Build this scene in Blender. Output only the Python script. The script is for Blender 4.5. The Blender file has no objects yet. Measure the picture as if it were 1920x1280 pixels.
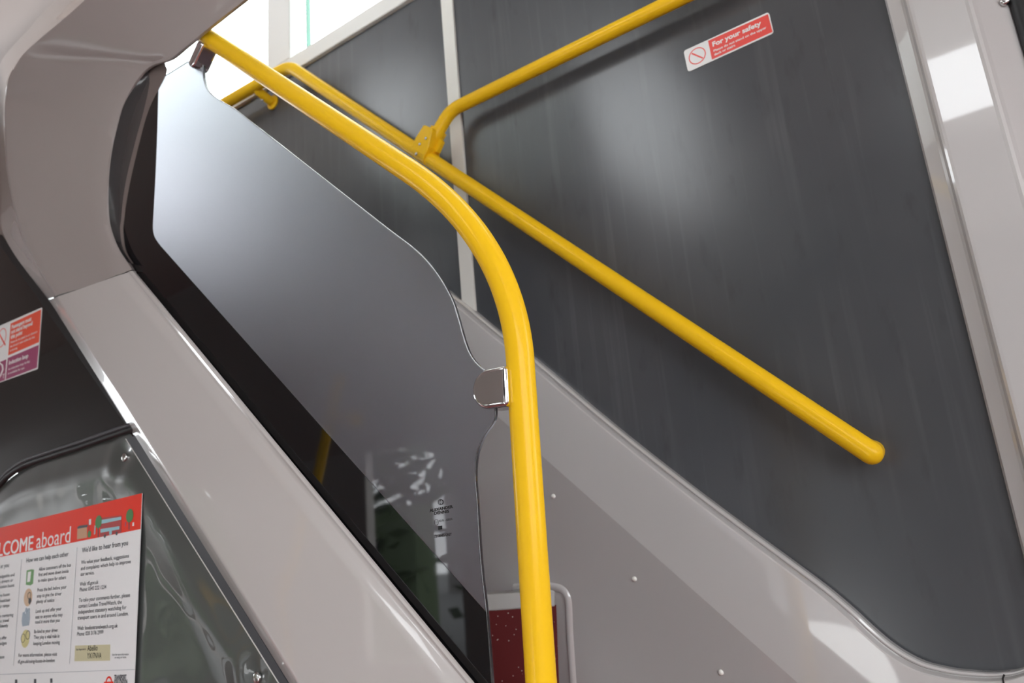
import bpy, bmesh, math, random
from mathutils import Vector, Matrix, noise
random.seed(7)
S = bpy.context.scene
C = S.collection
PI = math.pi

# ------------------------------------------------------------------ camera
H = 1.30                                  # lens height above the lower-deck floor
F = 1439.54                               # focal length in pixels of a 1920 px wide frame (27 mm)
AX = Vector((0.81210583, 0.21806545, 0.54123154))     # world X (to the rear of the bus) seen by the camera
AY = Vector((0.57748026, -0.16735705, -0.79906706))   # world Y (towards the offside wall)
AZ = Vector((-0.08367001, 0.96147755, -0.26184013))   # world Z
cd = bpy.data.cameras.new('camera'); cam = bpy.data.objects.new('camera', cd); C.objects.link(cam)
R = Matrix((AX, AY, AZ))
cam.matrix_world = Matrix.Translation((0, 0, H)) @ R.to_4x4()
cd.sensor_width = 36; cd.lens = 27.0 * F / 1440.0; cd.clip_start = 0.02
cd.dof.use_dof = True; cd.dof.focus_distance = 1.0; cd.dof.aperture_fstop = 5.6
S.camera = cam

# ------------------------------------------------------------------ world, lights, exposure
SKY = 6.9
w = bpy.data.worlds.new('sky'); S.world = w; w.use_nodes = True
wn = w.node_tree; bgn = wn.nodes['Background']
bgn.inputs['Color'].default_value = (0.93, 0.97, 1.0, 1); bgn.inputs['Strength'].default_value = SKY
S.view_settings.view_transform = 'Standard'; S.view_settings.look = 'None'
S.view_settings.gamma = 1.0; S.view_settings.use_curve_mapping = False
S.view_settings.exposure = 0.0
S.cycles.max_bounces = 10; S.cycles.diffuse_bounces = 6; S.cycles.transparent_max_bounces = 12
S.cycles.sample_clamp_indirect = 6.0

# ------------------------------------------------------------------ helpers
def ray(px, py):
    v = Vector((px - 960, 640 - py, -F)); return Vector((AX.dot(v), AY.dot(v), AZ.dot(v)))
def at(px, py, Y):
    d = ray(px, py); k = Y / d.y
    return Vector((d.x * k, Y, d.z * k + H))
def on_plane(px, py, p0, n):
    d = ray(px, py); o = Vector((0, 0, H)); k = (p0 - o).dot(n) / d.dot(n)
    return o + d * k

BASE = {}
def link(o, parent=None):
    C.objects.link(o)
    if parent is not None:
        o.parent = parent; BASE[o.name] = BASE.get(parent.name, Vector((0, 0, 0)))
    return o
def thing(name, label, cat, loc, group=None, kind=None):
    o = bpy.data.objects.new(name, None); C.objects.link(o); o.location = loc
    o.empty_display_size = 0.05
    BASE[o.name] = Vector(loc)
    tag(o, label, cat, group, kind); return o
def tag(o, label=None, cat=None, group=None, kind=None):
    if label: o['label'] = label
    if cat: o['category'] = cat
    if group: o['group'] = group
    if kind: o['kind'] = kind
    return o
def mesh(name, verts, faces, mat, parent=None, smooth=False, shell=False, angle=35, bevel=0, seg=2, label=None):
    me = bpy.data.meshes.new(name)
    b = BASE.get(parent.name, Vector((0, 0, 0))) if parent is not None else Vector((0, 0, 0))
    me.from_pydata([Vector(v) - b for v in verts], [], faces)
    bm = bmesh.new(); bm.from_mesh(me); bmesh.ops.recalc_face_normals(bm, faces=bm.faces)
    if shell:                                   # open moulded skins face the saloon
        bm.normal_update(); e = Vector((0, 0, H)) - b
        if sum(q.calc_area() * q.normal.dot((e - q.calc_center_median()).normalized()) for q in bm.faces) < 0: bmesh.ops.reverse_faces(bm, faces=bm.faces)
    bm.to_mesh(me); bm.free()
    if smooth:
        for p in me.polygons: p.use_smooth = True
        me.set_sharp_from_angle(angle=math.radians(angle))
    me.materials.append(mat)
    o = link(bpy.data.objects.new(name, me), parent)
    if bevel:
        m = o.modifiers.new('bevel', 'BEVEL'); m.width = bevel; m.segments = seg; m.limit_method = 'ANGLE'; m.angle_limit = math.radians(40)
    if label: o['label'] = label
    return o
def prism(name, pts, y0, y1, mat, parent=None, **k):
    """closed outline of (x, z) points extruded between two depths"""
    n = len(pts)
    v = [(p[0], y0, p[1]) for p in pts] + [(p[0], y1, p[1]) for p in pts]
    f = [list(range(n)), list(range(2 * n - 1, n - 1, -1))] + [[i, (i + 1) % n, n + (i + 1) % n, n + i] for i in range(n)]
    return mesh(name, v, f, mat, parent, **k)
def pxprism(name, px, Y, th, mat, parent=None, **k):
    return prism(name, [(at(x, y, Y).x, at(x, y, Y).z) for x, y in px], Y, Y + th, mat, parent, **k)
def box(name, x0, x1, y0, y1, z0, z1, mat, parent=None, **k):
    return prism(name, [(x0, z0), (x1, z0), (x1, z1), (x0, z1)], y0, y1, mat, parent, **k)
def boxes(name, L, mat, parent=None, **k):
    v = []; f = []
    for x0, x1, y0, y1, z0, z1 in L:
        b = len(v)
        v += [(x, y, z) for x in (x0, x1) for y in (y0, y1) for z in (z0, z1)]
        f += [[b + i for i in q] for q in ((0, 1, 3, 2), (4, 6, 7, 5), (0, 4, 5, 1), (2, 3, 7, 6), (0, 2, 6, 4), (1, 5, 7, 3))]
    return mesh(name, v, f, mat, parent, **k)
def catmull(P, n, closed=False):
    out = []; N = len(P)
    for i in range(N if closed else N - 1):
        g = lambda j: P[j % N] if closed else P[max(0, min(N - 1, j))]
        a, b, c, d = g(i - 1), g(i), g(i + 1), g(i + 2)
        for k in range(n):
            t = k / n
            out.append(tuple(0.5 * ((2 * b[q]) + (c[q] - a[q]) * t + (2 * a[q] - 5 * b[q] + 4 * c[q] - d[q]) * t * t + (3 * b[q] - a[q] - 3 * c[q] + d[q]) * t ** 3) for q in range(len(b))))
    if not closed: out.append(tuple(P[-1]))
    return out
def loft(name, rings, mat, parent=None, closed=False, caps=False, **k):
    n = len(rings[0]); v = [p for r in rings for p in r]; f = []
    for i in range(len(rings) - 1):
        for j in range(n if closed else n - 1):
            a = i * n + j; b = i * n + (j + 1) % n
            f.append([a, b, b + n, a + n])
    if caps:
        f.append(list(range(n))); f.append(list(range(len(v) - 1, len(v) - n - 1, -1)))
    return mesh(name, v, f, mat, parent, shell=not closed, **k)
def fillet(P, r, n=10):
    """round the inner corners of a 3D polyline; r may be a list"""
    P = [Vector(p) for p in P]; out = [P[0]]
    for i in range(1, len(P) - 1):
        rr = r[i - 1] if isinstance(r, (list, tuple)) else r
        a = (P[i - 1] - P[i]); b = (P[i + 1] - P[i]); la, lb = a.length, b.length; a.normalize(); b.normalize()
        ang = a.angle(b); t = min(rr / math.tan(ang / 2), la * 0.49, lb * 0.49)
        p0 = P[i] + a * t; p1 = P[i] + b * t
        for k in range(n + 1):
            s = k / n; out.append(p0 * (1 - s) ** 2 + P[i] * 2 * s * (1 - s) + p1 * s * s)
    out.append(P[-1]); return out
def tube(name, P, r, mat, parent=None, sides=28, round_end=(False, False), sx=1.0, **k):
    P = [Vector(p) for p in P]; Q = [P[0]]
    for p in P[1:]:
        if (p - Q[-1]).length > 1e-5: Q.append(p)
    P = Q; rad = [r] * len(P)
    def cap(P, rad, end):
        d = (P[-1] - P[-2]).normalized() if end else (P[0] - P[1]).normalized()
        e = P[-1] if end else P[0]; add = []
        for a in (20, 40, 58, 72, 82, 88):
            a = math.radians(a); add.append((e + d * r * math.sin(a), r * math.cos(a)))
        if end: return P + [x[0] for x in add], rad + [x[1] for x in add]
        return [x[0] for x in add[::-1]] + P, [x[1] for x in add[::-1]] + rad
    if round_end[1]: P, rad = cap(P, rad, True)
    if round_end[0]: P, rad = cap(P, rad, False)
    t = (P[1] - P[0]).normalized(); up = Vector((0, 1, 0)) if abs(t.y) < 0.9 else Vector((0, 0, 1))
    u = t.cross(up).normalized(); rings = []
    for i, p in enumerate(P):
        t2 = ((P[min(i + 1, len(P) - 1)] - P[max(i - 1, 0)])).normalized()
        u = (u - t2 * u.dot(t2)).normalized(); vv = t2.cross(u)
        rings.append([p + (u * math.cos(2 * PI * j / sides) + vv * sx * math.sin(2 * PI * j / sides)) * rad[i] for j in range(sides)])
    return loft(name, rings, mat, parent, closed=True, caps=True, smooth=True, angle=60, **k)
def disc(name, c, n, r, th, mat, parent=None, dome=0.3, sides=24, **k):
    c = Vector(c); n = Vector(n).normalized(); u = n.orthogonal().normalized(); v = n.cross(u)
    prof = [(r, 0), (r, th * 0.6), (r * 0.85, th * (0.6 + dome)), (r * 0.45, th * (0.6 + 1.6 * dome)), (r * 0.02, th * (0.6 + 1.8 * dome))]
    rings = [[c + (u * math.cos(2 * PI * j / sides) + v * math.sin(2 * PI * j / sides)) * a + n * h for j in range(sides)] for a, h in prof]
    return loft(name, rings, mat, parent, closed=True, caps=True, smooth=True, angle=50, **k)

# ------------------------------------------------------------------ materials
def mat(name, col, rough=0.4, metal=0.0, coat=0.0, spec=0.5, ior=1.5, bump=None, var=None, emit=None):
    m = bpy.data.materials.new(name); m.use_nodes = True; nt = m.node_tree; p = nt.nodes['Principled BSDF']
    p.inputs['Base Color'].default_value = (*col, 1); p.inputs['Roughness'].default_value = rough
    p.inputs['Metallic'].default_value = metal; p.inputs['Coat Weight'].default_value = coat; p.inputs['Coat Roughness'].default_value = 0.03
    p.inputs['IOR'].default_value = ior; p.inputs['Specular IOR Level'].default_value = spec
    if emit: p.inputs['Emission Color'].default_value = (*emit[0], 1); p.inputs['Emission Strength'].default_value = emit[1]
    tc = nt.nodes.new('ShaderNodeTexCoord')
    if bump:                                    # (scale, strength, distance, detail)
        nz = nt.nodes.new('ShaderNodeTexNoise'); nz.inputs['Scale'].default_value = bump[0]; nz.inputs['Detail'].default_value = bump[3] if len(bump) > 3 else 3
        b = nt.nodes.new('ShaderNodeBump'); b.inputs['Strength'].default_value = bump[1]; b.inputs['Distance'].default_value = bump[2]
        nt.links.new(tc.outputs['Object'], nz.inputs['Vector']); nt.links.new(nz.outputs['Fac'], b.inputs['Height']); nt.links.new(b.outputs['Normal'], p.inputs['Normal'])
        if coat: nt.links.new(b.outputs['Normal'], p.inputs['Coat Normal'])
    if var:                                     # (scale, amount): faint tonal wear
        nz = nt.nodes.new('ShaderNodeTexNoise'); nz.inputs['Scale'].default_value = var[0]; nz.inputs['Detail'].default_value = 6
        mx = nt.nodes.new('ShaderNodeMix'); mx.data_type = 'RGBA'
        mx.inputs[6].default_value = (*[c * (1 - var[1]) for c in col], 1); mx.inputs[7].default_value = (*[min(1, c * (1 + var[1])) for c in col], 1)
        nt.links.new(tc.outputs['Object'], nz.inputs['Vector']); nt.links.new(nz.outputs['Fac'], mx.inputs[0]); nt.links.new(mx.outputs[2], p.inputs['Base Color'])
    return m
def nodes(m): return m.node_tree, m.node_tree.nodes, m.node_tree.links, m.node_tree.nodes['Principled BSDF']

M = {}
M['yellow'] = mat('yellow powder coat', (0.90, 0.53, 0.010), 0.5, spec=0.10, coat=0.25)
M['yellow'].node_tree.nodes['Principled BSDF'].inputs['Coat Roughness'].default_value = 0.17
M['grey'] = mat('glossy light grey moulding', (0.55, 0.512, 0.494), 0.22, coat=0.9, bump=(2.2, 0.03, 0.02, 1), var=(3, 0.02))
M['grey_top'] = mat('glossy warm grey moulding', (0.37, 0.325, 0.315), 0.22, coat=0.9, bump=(2.2, 0.03, 0.02, 1), var=(3, 0.02))  # same moulding as the stringer, with the surround's dimmer light put into its colour
M['grey_flat'] = mat('glossy light grey moulding flat', (0.54, 0.518, 0.51), 0.25, coat=1.0, bump=(1.3, 0.02, 0.02, 1), var=(3, 0.02))
M['grey_flat'].node_tree.nodes['Principled BSDF'].inputs['Coat IOR'].default_value = 1.7
M['white_frame'] = mat('pale grey window frame', (0.68, 0.66, 0.64), 0.4)
M['joint'] = mat('pale joint strip', (0.68, 0.66, 0.62), 0.35, var=(12, 0.06))
M['glass_edge'] = mat('polished glass edge', (0.55, 0.58, 0.60), 0.08, coat=1.0)  # window-lit upper edge, its glint put into the colour
M['glass_edge_dark'] = mat('dark glass edge', (0.06, 0.06, 0.065), 0.1, coat=1.0)  # same edge lower down, shade put into the colour
M['chrome'] = mat('chrome', (0.80, 0.78, 0.79), 0.07, metal=1.0, bump=(60, 0.05, 0.001))
M['cap'] = mat('shiny white screw cap', (0.88, 0.87, 0.82), 0.15, coat=1.0)  # white for the dots that imitate lamp glints on the skirt
M['steel'] = mat('steel screw', (0.6, 0.59, 0.58), 0.22, metal=1.0)
M['black'] = mat('black rubber', (0.008, 0.008, 0.009), 0.45)
M['frit'] = mat('black printed glass border', (0.004, 0.004, 0.005), 0.03, spec=0.6, ior=1.55)
M['dark_reveal'] = mat('charcoal reveal', (0.045, 0.043, 0.045), 0.22, coat=0.5)
M['brown'] = mat('brown grey edge trim', (0.17, 0.135, 0.125), 0.4)
M['beige'] = mat('beige bulkhead laminate', (0.21, 0.165, 0.15), 0.45, var=(5, 0.03))
M['cab_glass'] = mat('dark smoked glass', (0.010, 0.009, 0.009), 0.02, coat=0.0, ior=1.5)
M['band'] = mat('dark grey rubber band', (0.06, 0.06, 0.068), 0.4)
M['nosing'] = mat('grey step nosing', (0.36, 0.35, 0.33), 0.4, var=(14, 0.05))
M['white'] = mat('white vinyl', (0.80, 0.79, 0.78), 0.35)
M['paper'] = mat('white printed paper', (0.84, 0.83, 0.83), 0.45, spec=0.35)
M['red'] = mat('red print', (0.80, 0.085, 0.07), 0.35)
M['red_head'] = mat('poster red print', (0.80, 0.040, 0.018), 0.5, spec=0.15)
M['orange'] = mat('orange red print', (0.80, 0.095, 0.045), 0.4)
M['purple'] = mat('purple print', (0.33, 0.055, 0.14), 0.4)
M['ink'] = mat('dark grey ink', (0.055, 0.058, 0.07), 0.5)
M['ink_black'] = mat('black ink', (0.003, 0.003, 0.004), 0.5)
M['text_white'] = mat('white ink', (0.82, 0.80, 0.79), 0.4)
M['rule'] = mat('pale grey ink', (0.42, 0.43, 0.46), 0.5)
M['cream'] = mat('cream print', (0.62, 0.57, 0.36), 0.45)
M['pgreen'] = mat('green print', (0.16, 0.36, 0.13), 0.5)
M['ppeach'] = mat('peach print', (0.66, 0.46, 0.30), 0.5)
M['pblue'] = mat('grey blue print', (0.36, 0.43, 0.50), 0.5)
M['pyellow'] = mat('pale yellow print', (0.66, 0.60, 0.28), 0.5)
M['tree_ink'] = mat('leaf green ink', (0.05, 0.20, 0.05), 0.5)
M['busred'] = mat('dark red ink', (0.40, 0.03, 0.03), 0.5)
M['busblue'] = mat('pale blue ink', (0.30, 0.55, 0.62), 0.5)
M['shelter'] = mat('tan ink', (0.55, 0.30, 0.17), 0.5)
M['lining'] = mat('white stairwell lining', (0.78, 0.78, 0.77), 0.4)  # for the added reflector behind the surround
M['ceiling'] = mat('ceiling panel', (0.52, 0.46, 0.43), 0.4)
M['shell'] = mat('interior side panel', (0.42, 0.39, 0.37), 0.4)
M['road'] = mat('asphalt', (0.12, 0.12, 0.12), 0.9, var=(3, 0.2))
M['paving'] = mat('pale pavement', (0.72, 0.71, 0.69), 0.85, var=(5, 0.1))
M['bark'] = mat('bark', (0.09, 0.065, 0.045), 0.9, var=(12, 0.3))
M['leaf'] = mat('leaves', (0.050, 0.078, 0.030), 0.6, var=(1.5, 0.45))
M['seat'] = mat('dark seat', (0.03, 0.03, 0.05), 0.7)
M['lamp'] = mat('lamp diffuser', (0.9, 0.9, 0.88), 0.3, emit=((1.0, 0.95, 0.86), 55))
M['lamp_panel'] = mat('ceiling lamp panel', (0.9, 0.9, 0.9), 0.3, emit=((0.93, 0.98, 1.0), 14))
M['lamp_strip'] = mat('strip lamp diffuser', (0.9, 0.9, 0.88), 0.3, emit=((1.0, 0.97, 0.9), 3.0))

# stair wall laminate: dark grey, vertical wipe streaks, smears and scuffs
M['laminate'] = mat('dark grey stair laminate', (0.060, 0.064, 0.071), 0.42, spec=0.55)
nt, N, L, P = nodes(M['laminate'])
tc = N.new('ShaderNodeTexCoord')
def mapped(scale, rot=(0, 0, 0)):
    mp = N.new('ShaderNodeMapping'); mp.inputs['Scale'].default_value = scale; mp.inputs['Rotation'].default_value = rot
    L.new(tc.outputs['Object'], mp.inputs['Vector']); return mp
def noiz(mp, sc, det=5, rough=0.6, dist=0.0):
    n = N.new('ShaderNodeTexNoise'); n.inputs['Scale'].default_value = sc; n.inputs['Detail'].default_value = det; n.inputs['Roughness'].default_value = rough; n.inputs['Distortion'].default_value = dist
    L.new(mp.outputs['Vector'], n.inputs['Vector']); return n
def ramp(src, a, b, ca=(0, 0, 0, 1), cb=(1, 1, 1, 1)):
    r = N.new('ShaderNodeValToRGB'); r.color_ramp.elements[0].position = a; r.color_ramp.elements[1].position = b
    r.color_ramp.elements[0].color = ca; r.color_ramp.elements[1].color = cb; L.new(src, r.inputs['Fac']); return r
def mixc(fac, a, b):
    m = N.new('ShaderNodeMix'); m.data_type = 'RGBA'
    for q, v in ((6, a), (7, b)):
        if isinstance(v, tuple): m.inputs[q].default_value = v
        else: L.new(v, m.inputs[q])
    L.new(fac, m.inputs[0]); return m.outputs[2]
def times(a, b):
    m = N.new('ShaderNodeMath'); m.operation = 'MULTIPLY'; L.new(a, m.inputs[0])
    if isinstance(b, float): m.inputs[1].default_value = b
    else: L.new(b, m.inputs[1])
    return m.outputs[0]
cloud = noiz(mapped((2.6, 1, 2.0), (0, .5, 0)), 1.0, 3, 0.5)
streak = noiz(mapped((46, 1, 1.3), (0, .14, 0)), 1.0, 3, 0.5)
scuff = noiz(mapped((26, 1, 8), (0, .35, 0)), 1.0, 4, 0.55)
col = mixc(ramp(cloud.outputs['Fac'], 0.25, 0.75).outputs['Color'], (0.046, 0.050, 0.057, 1), (0.078, 0.079, 0.084, 1))
col = mixc(times(times(ramp(streak.outputs['Fac'], 0.55, 0.80).outputs['Color'], ramp(cloud.outputs['Fac'], 0.40, 0.70).outputs['Color']), 0.55), col, (0.15, 0.15, 0.155, 1))
col = mixc(times(ramp(scuff.outputs['Fac'], 0.58, 0.85).outputs['Color'], 0.5), col, (0.026, 0.026, 0.028, 1))
L.new(col, P.inputs['Base Color'])
P.inputs['Roughness'].default_value = 0.23; P.inputs['Specular IOR Level'].default_value = 0.6

# speckled red step vinyl
M['vinyl'] = mat('dark red speckled vinyl', (0.075, 0.006, 0.007), 0.55, spec=0.15)
nt, N, L, P = nodes(M['vinyl'])
tc = N.new('ShaderNodeTexCoord'); vo = N.new('ShaderNodeTexVoronoi'); vo.inputs['Scale'].default_value = 150
L.new(tc.outputs['Object'], vo.inputs['Vector'])
wn2 = N.new('ShaderNodeTexWhiteNoise'); L.new(vo.outputs['Position'], wn2.inputs['Vector'])
lt = N.new('ShaderNodeMath'); lt.operation = 'LESS_THAN'; lt.inputs[1].default_value = 0.17; L.new(vo.outputs['Distance'], lt.inputs[0])
gt = N.new('ShaderNodeMath'); gt.operation = 'GREATER_THAN'; gt.inputs[1].default_value = 0.72; L.new(wn2.outputs['Value'], gt.inputs[0])
mu = N.new('ShaderNodeMath'); mu.operation = 'MULTIPLY'; L.new(lt.outputs[0], mu.inputs[0]); L.new(gt.outputs[0], mu.inputs[1])
mx = N.new('ShaderNodeMix'); mx.data_type = 'RGBA'; mx.inputs[6].default_value = (0.095, 0.0065, 0.007, 1); mx.inputs[7].default_value = (0.42, 0.33, 0.30, 1)
L.new(mu.outputs[0], mx.inputs[0]); L.new(mx.outputs[2], P.inputs['Base Color'])
M['floor'] = mat('red vinyl floor', (0.17, 0.022, 0.02), 0.5, var=(30, .1))

# obscured grey glass: light scatters through it, its face mirrors the saloon
def outside_fresnel(nt, ior, mix):
    fr = nt.nodes.new('ShaderNodeFresnel'); fr.inputs['IOR'].default_value = ior
    ge = nt.nodes.new('ShaderNodeNewGeometry'); inv = nt.nodes.new('ShaderNodeMath'); inv.operation = 'SUBTRACT'; inv.inputs[0].default_value = 1.0
    nt.links.new(ge.outputs['Backfacing'], inv.inputs[1]); mu = nt.nodes.new('ShaderNodeMath'); mu.operation = 'MULTIPLY'
    nt.links.new(fr.outputs[0], mu.inputs[0]); nt.links.new(inv.outputs[0], mu.inputs[1]); nt.links.new(mu.outputs[0], mix.inputs[0])
def glassy(name, tr, fw, df, rough=0.0, ior=1.5):
    m = bpy.data.materials.new(name); m.use_nodes = True; nt = m.node_tree; nt.nodes.remove(nt.nodes['Principled BSDF'])
    out = nt.nodes['Material Output']
    t = nt.nodes.new('ShaderNodeBsdfTranslucent'); t.inputs['Color'].default_value = (*tr, 1)
    d = nt.nodes.new('ShaderNodeBsdfDiffuse'); d.inputs['Color'].default_value = (*df, 1)
    g = nt.nodes.new('ShaderNodeBsdfGlossy'); g.inputs['Roughness'].default_value = rough
    rf = nt.nodes.new('ShaderNodeBsdfRefraction'); rf.inputs['Color'].default_value = (*fw, 1); rf.inputs['Roughness'].default_value = 0.58; rf.inputs['IOR'].default_value = 1.35
    a0 = nt.nodes.new('ShaderNodeMixShader'); a0.inputs[0].default_value = 0.80; nt.links.new(t.outputs[0], a0.inputs[1]); nt.links.new(rf.outputs[0], a0.inputs[2])
    a = nt.nodes.new('ShaderNodeAddShader'); nt.links.new(a0.outputs[0], a.inputs[0]); nt.links.new(d.outputs[0], a.inputs[1])
    mix = nt.nodes.new('ShaderNodeMixShader'); outside_fresnel(nt, ior, mix); nt.links.new(a.outputs[0], mix.inputs[1]); nt.links.new(g.outputs[0], mix.inputs[2])
    tp = nt.nodes.new('ShaderNodeBsdfTransparent'); ge = nt.nodes.new('ShaderNodeNewGeometry'); fin = nt.nodes.new('ShaderNodeMixShader')
    fin.inputs[0].default_value = 0.0; nt.links.new(mix.outputs[0], fin.inputs[1]); nt.links.new(tp.outputs[0], fin.inputs[2])
    nt.links.new(fin.outputs[0], out.inputs['Surface']); return m
M['screen'] = glassy('obscured grey glass', (0.28, 0.28, 0.31), (0.93, 0.94, 0.98), (0.010, 0.010, 0.011))
def clear(name, tint):
    m = bpy.data.materials.new(name); m.use_nodes = True; nt = m.node_tree; nt.nodes.remove(nt.nodes['Principled BSDF'])
    out = nt.nodes['Material Output']
    t = nt.nodes.new('ShaderNodeBsdfTransparent'); t.inputs['Color'].default_value = (*tint, 1)
    g = nt.nodes.new('ShaderNodeBsdfGlossy'); g.inputs['Roughness'].default_value = 0.0
    mix = nt.nodes.new('ShaderNodeMixShader'); outside_fresnel(nt, 1.45, mix); nt.links.new(t.outputs[0], mix.inputs[1]); nt.links.new(g.outputs[0], mix.inputs[2])
    nt.links.new(mix.outputs[0], out.inputs['Surface']); return m
M['pane'] = clear('window pane', (0.93, 0.97, 0.95))
# thin clear cover sheet over the poster board, buckled around its rivets
M['cover'] = mat('glossy dark board behind clear sheet', (0.072, 0.078, 0.074), 0.30, coat=1.0, bump=(7, 0.05, 0.01, 1))
nt, N, L, P = nodes(M['cover']); P.inputs['Coat IOR'].default_value = 1.55; P.inputs['Coat Roughness'].default_value = 0.01

# ------------------------------------------------------------------ the setting
YW = 1.29                                  # offside wall
D0 = at(842, 547, 1.265); D1 = at(1481, 1049, 1.265)
SD = (D1 - D0).normalized(); SP = Vector((-SD.z, 0, SD.x))      # stair slope direction and its upward normal
def zz(z): return z + H

floor = box('floor', -7, 6, -1.1, 1.35, -0.06, 0.0, M['floor'])
tag(floor, 'dark red speckled vinyl floor of the lower deck', kind='structure')
ceil = boxes('ceiling', [(-7, -1.30, -1.1, 0.56, zz(1.48), zz(1.56)), (-.75, -.09, -1.1, 0.56, zz(1.48), zz(1.56)), (.17, 6, -1.1, 0.56, zz(1.48), zz(1.56)), (-.09, .17, -1.1, -.92, zz(1.48), zz(1.56)), (0.25, 6, 0.56, 1.30, zz(1.48), zz(1.56)),
    (-7, -2.9, 0.56, 1.30, zz(1.48), zz(1.56))], M['ceiling'])  # gaps cut in the unseen ceiling so upper window light gets through
tag(ceil, 'pale ceiling panels above the gangway', kind='structure')
roof = box('roof', -7, 6, -1.1, 1.34, zz(3.8), zz(3.85), M['ceiling']); tag(roof, 'pale roof lining of the upper deck', kind='structure')
tag(ceil, 'pale ceiling panels above the gangway', kind='structure')

wr = thing('wall_right', 'dark grey laminate wall beside the stairs with a pale joint strip', None, (-0.9, YW, 0), kind='structure')
sxL, sxR = at(829, 40, 1.285).x, at(851, 40, 1.285).x
EP = [at(x, y, 1.272) - SP * .045 for x, y in ((842, 547), (939, 625), (1140, 789), (1280, 900), (1481, 1050), (1600, 1144), (1667, 1204), (1733, 1242), (1800, 1257), (1883, 1260), (1960, 1240))]
def ez(x): return EP[0].z + (x - EP[0].x) * SD.z / SD.x
prism('panel', [(-2.1, zz(1.387)), (-2.1, ez(-2.1) if ez(-2.1) < zz(1.38) else zz(1.38)), (sxL + .004, ez(sxL + .004)), (sxL + .004, zz(1.387))], YW, YW + .012, M['laminate'], wr)
prism('panel', [(sxR - .004, ez(sxR - .004))] + [(p.x, p.z) for p in EP if p.x > sxR + .01] + [(0.12, EP[-1].z), (0.12, zz(1.387)), (sxR - .004, zz(1.387))], YW, YW + .012, M['laminate'], wr)
box('joint_strip', sxL, sxR, YW - .006, YW + .004, zz(0.3), zz(1.387), M['joint'], wr, bevel=.0015)
boxes('wall_body', [(-7, -3.4, YW, YW + .05, 0.0, zz(1.387)), (-3.4, 0.12, YW + .18, YW + .22, 0.0, zz(1.30)), (-7, 6, YW, YW + .05, zz(2.95), zz(3.8)),
      (0.30, 6, YW, YW + .05, zz(1.2), zz(2.95)), (0.30, 0.5, YW, YW + .05, 0.0, zz(1.2)), (2.2, 2.35, YW, YW + .05, 0.0, zz(1.2)), (4.2, 6, YW, YW + .05, 0.0, zz(1.2)), (0.5, 4.2, YW, YW + .05, 0.0, zz(0.0))], M['beige'], wr)
box('side_panel', 0.11, 0.32, YW + .004, YW + .05, 0.0, zz(2.95), M['beige'], wr)

w1 = thing('window_1', 'bright stairwell windows in pale frames above the dark wall', None, (-1.5, YW, zz(1.387)), kind='structure')
fz0, fz1 = zz(1.387), zz(1.438)
p0, p1 = at(507, 60, YW).x, at(549, 60, YW).x
boxes('bottom_frame', [(-3.4, 0.12, YW - .012, YW + .03, fz0, fz1)], M['white_frame'], w1, bevel=.003)
box('post', p0, p1, YW - .012, YW + .03, fz1, zz(2.95), M['white_frame'], w1, bevel=.003)
box('post', -0.72, -0.62, YW - .012, YW + .03, fz1, zz(2.95), M['white_frame'], w1, bevel=.003)
box('post', -2.60, -2.50, YW - .012, YW + .03, fz1, zz(2.95), M['white_frame'], w1, bevel=.003)
box('top_frame', -3.4, 0.12, YW - .012, YW + .03, zz(2.90), zz(2.96), M['white_frame'], w1)
lx = at(581, 50, YW + .018).x
box('glazing_bead', lx - .002, lx + .002, YW + .005, YW + .02, fz1, zz(2.90), mat('green glass edge', (0.10, 0.30, 0.22), 0.2), w1)
box('pane', p1, lx, YW + .010, YW + .014, fz1, zz(2.90), M['pane'], w1)
box('pane', lx, -0.72, YW + .018, YW + .022, fz1, zz(2.90), M['pane'], w1)
box('pane', -2.50, p0, YW + .016, YW + .020, fz1, zz(2.90), M['pane'], w1)
box('pane', -0.62, 0.12, YW + .016, YW + .020, fz1, zz(2.90), M['pane'], w1)

# nearside: doorways and windows behind the photographer, mirrored in the glossy mouldings
YN = -1.1
wl = boxes('wall_left', [(-7, -1.35, YN - .05, YN, zz(.50), zz(1.62)), (-1.35, .4, YN - .05, YN, zz(.25), zz(1.62)), (.4, 6, YN - .05, YN, zz(1.35), zz(1.62)), (3.3, 3.4, YN - .05, YN, zz(-.25), zz(1.35)), (5.0, 5.1, YN - .05, YN, zz(-.25), zz(1.35)), (-7, -2.9, YN - .05, YN, zz(1.62), zz(2.0)),
      (-1.2, -.3, YN - .05, YN, zz(1.62), zz(3.5)), (.4, 6, YN - .05, YN, zz(1.62), zz(3.5)), (-.3, .4, YN - .05, YN, zz(1.975), zz(3.5)), (-2.9, -1.2, YN - .05, YN, zz(2.75), zz(3.5)), (-7, 6, YN - .05, YN, zz(3.5), zz(3.8)),  # upper wall opened and closed here to shape bright patches on pillar and skirt
      (-3.75, -2.65, YN - .05, YN, 0, zz(.50)), (-2.65, -1.35, YN - .05, YN, 0, zz(-.42)), (-2.11, -1.95, YN - .05, YN, zz(-.42), zz(.50)), (-1.35, -1.2, YN - .05, YN, 0, zz(1.12)),
      (-.70, 0.4, YN - .05, YN, 0, zz(1.12)), (0.4, 6, YN - .05, YN, 0, zz(-.25)), (1.7, 1.8, YN - .05, YN, zz(-.25), zz(1.35)),
      (-5.0, -4.9, YN - .05, YN, 0, zz(.50)), (-7, -5.5, YN - .05, YN, 0, zz(.50))] + [(x, x + .09, YN - .05, YN, zz(2.0), zz(3.5)) for x in (-6, -4.4, -2.95)], M['shell'])
tag(wl, 'grey nearside wall with doorways and windows behind the camera', kind='structure')
cv = prism('trim_5', [(-7, 0), (-1.35, 0), (-1.35, .01), (-7, .01)], 0, .01, M['shell'])
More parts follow.
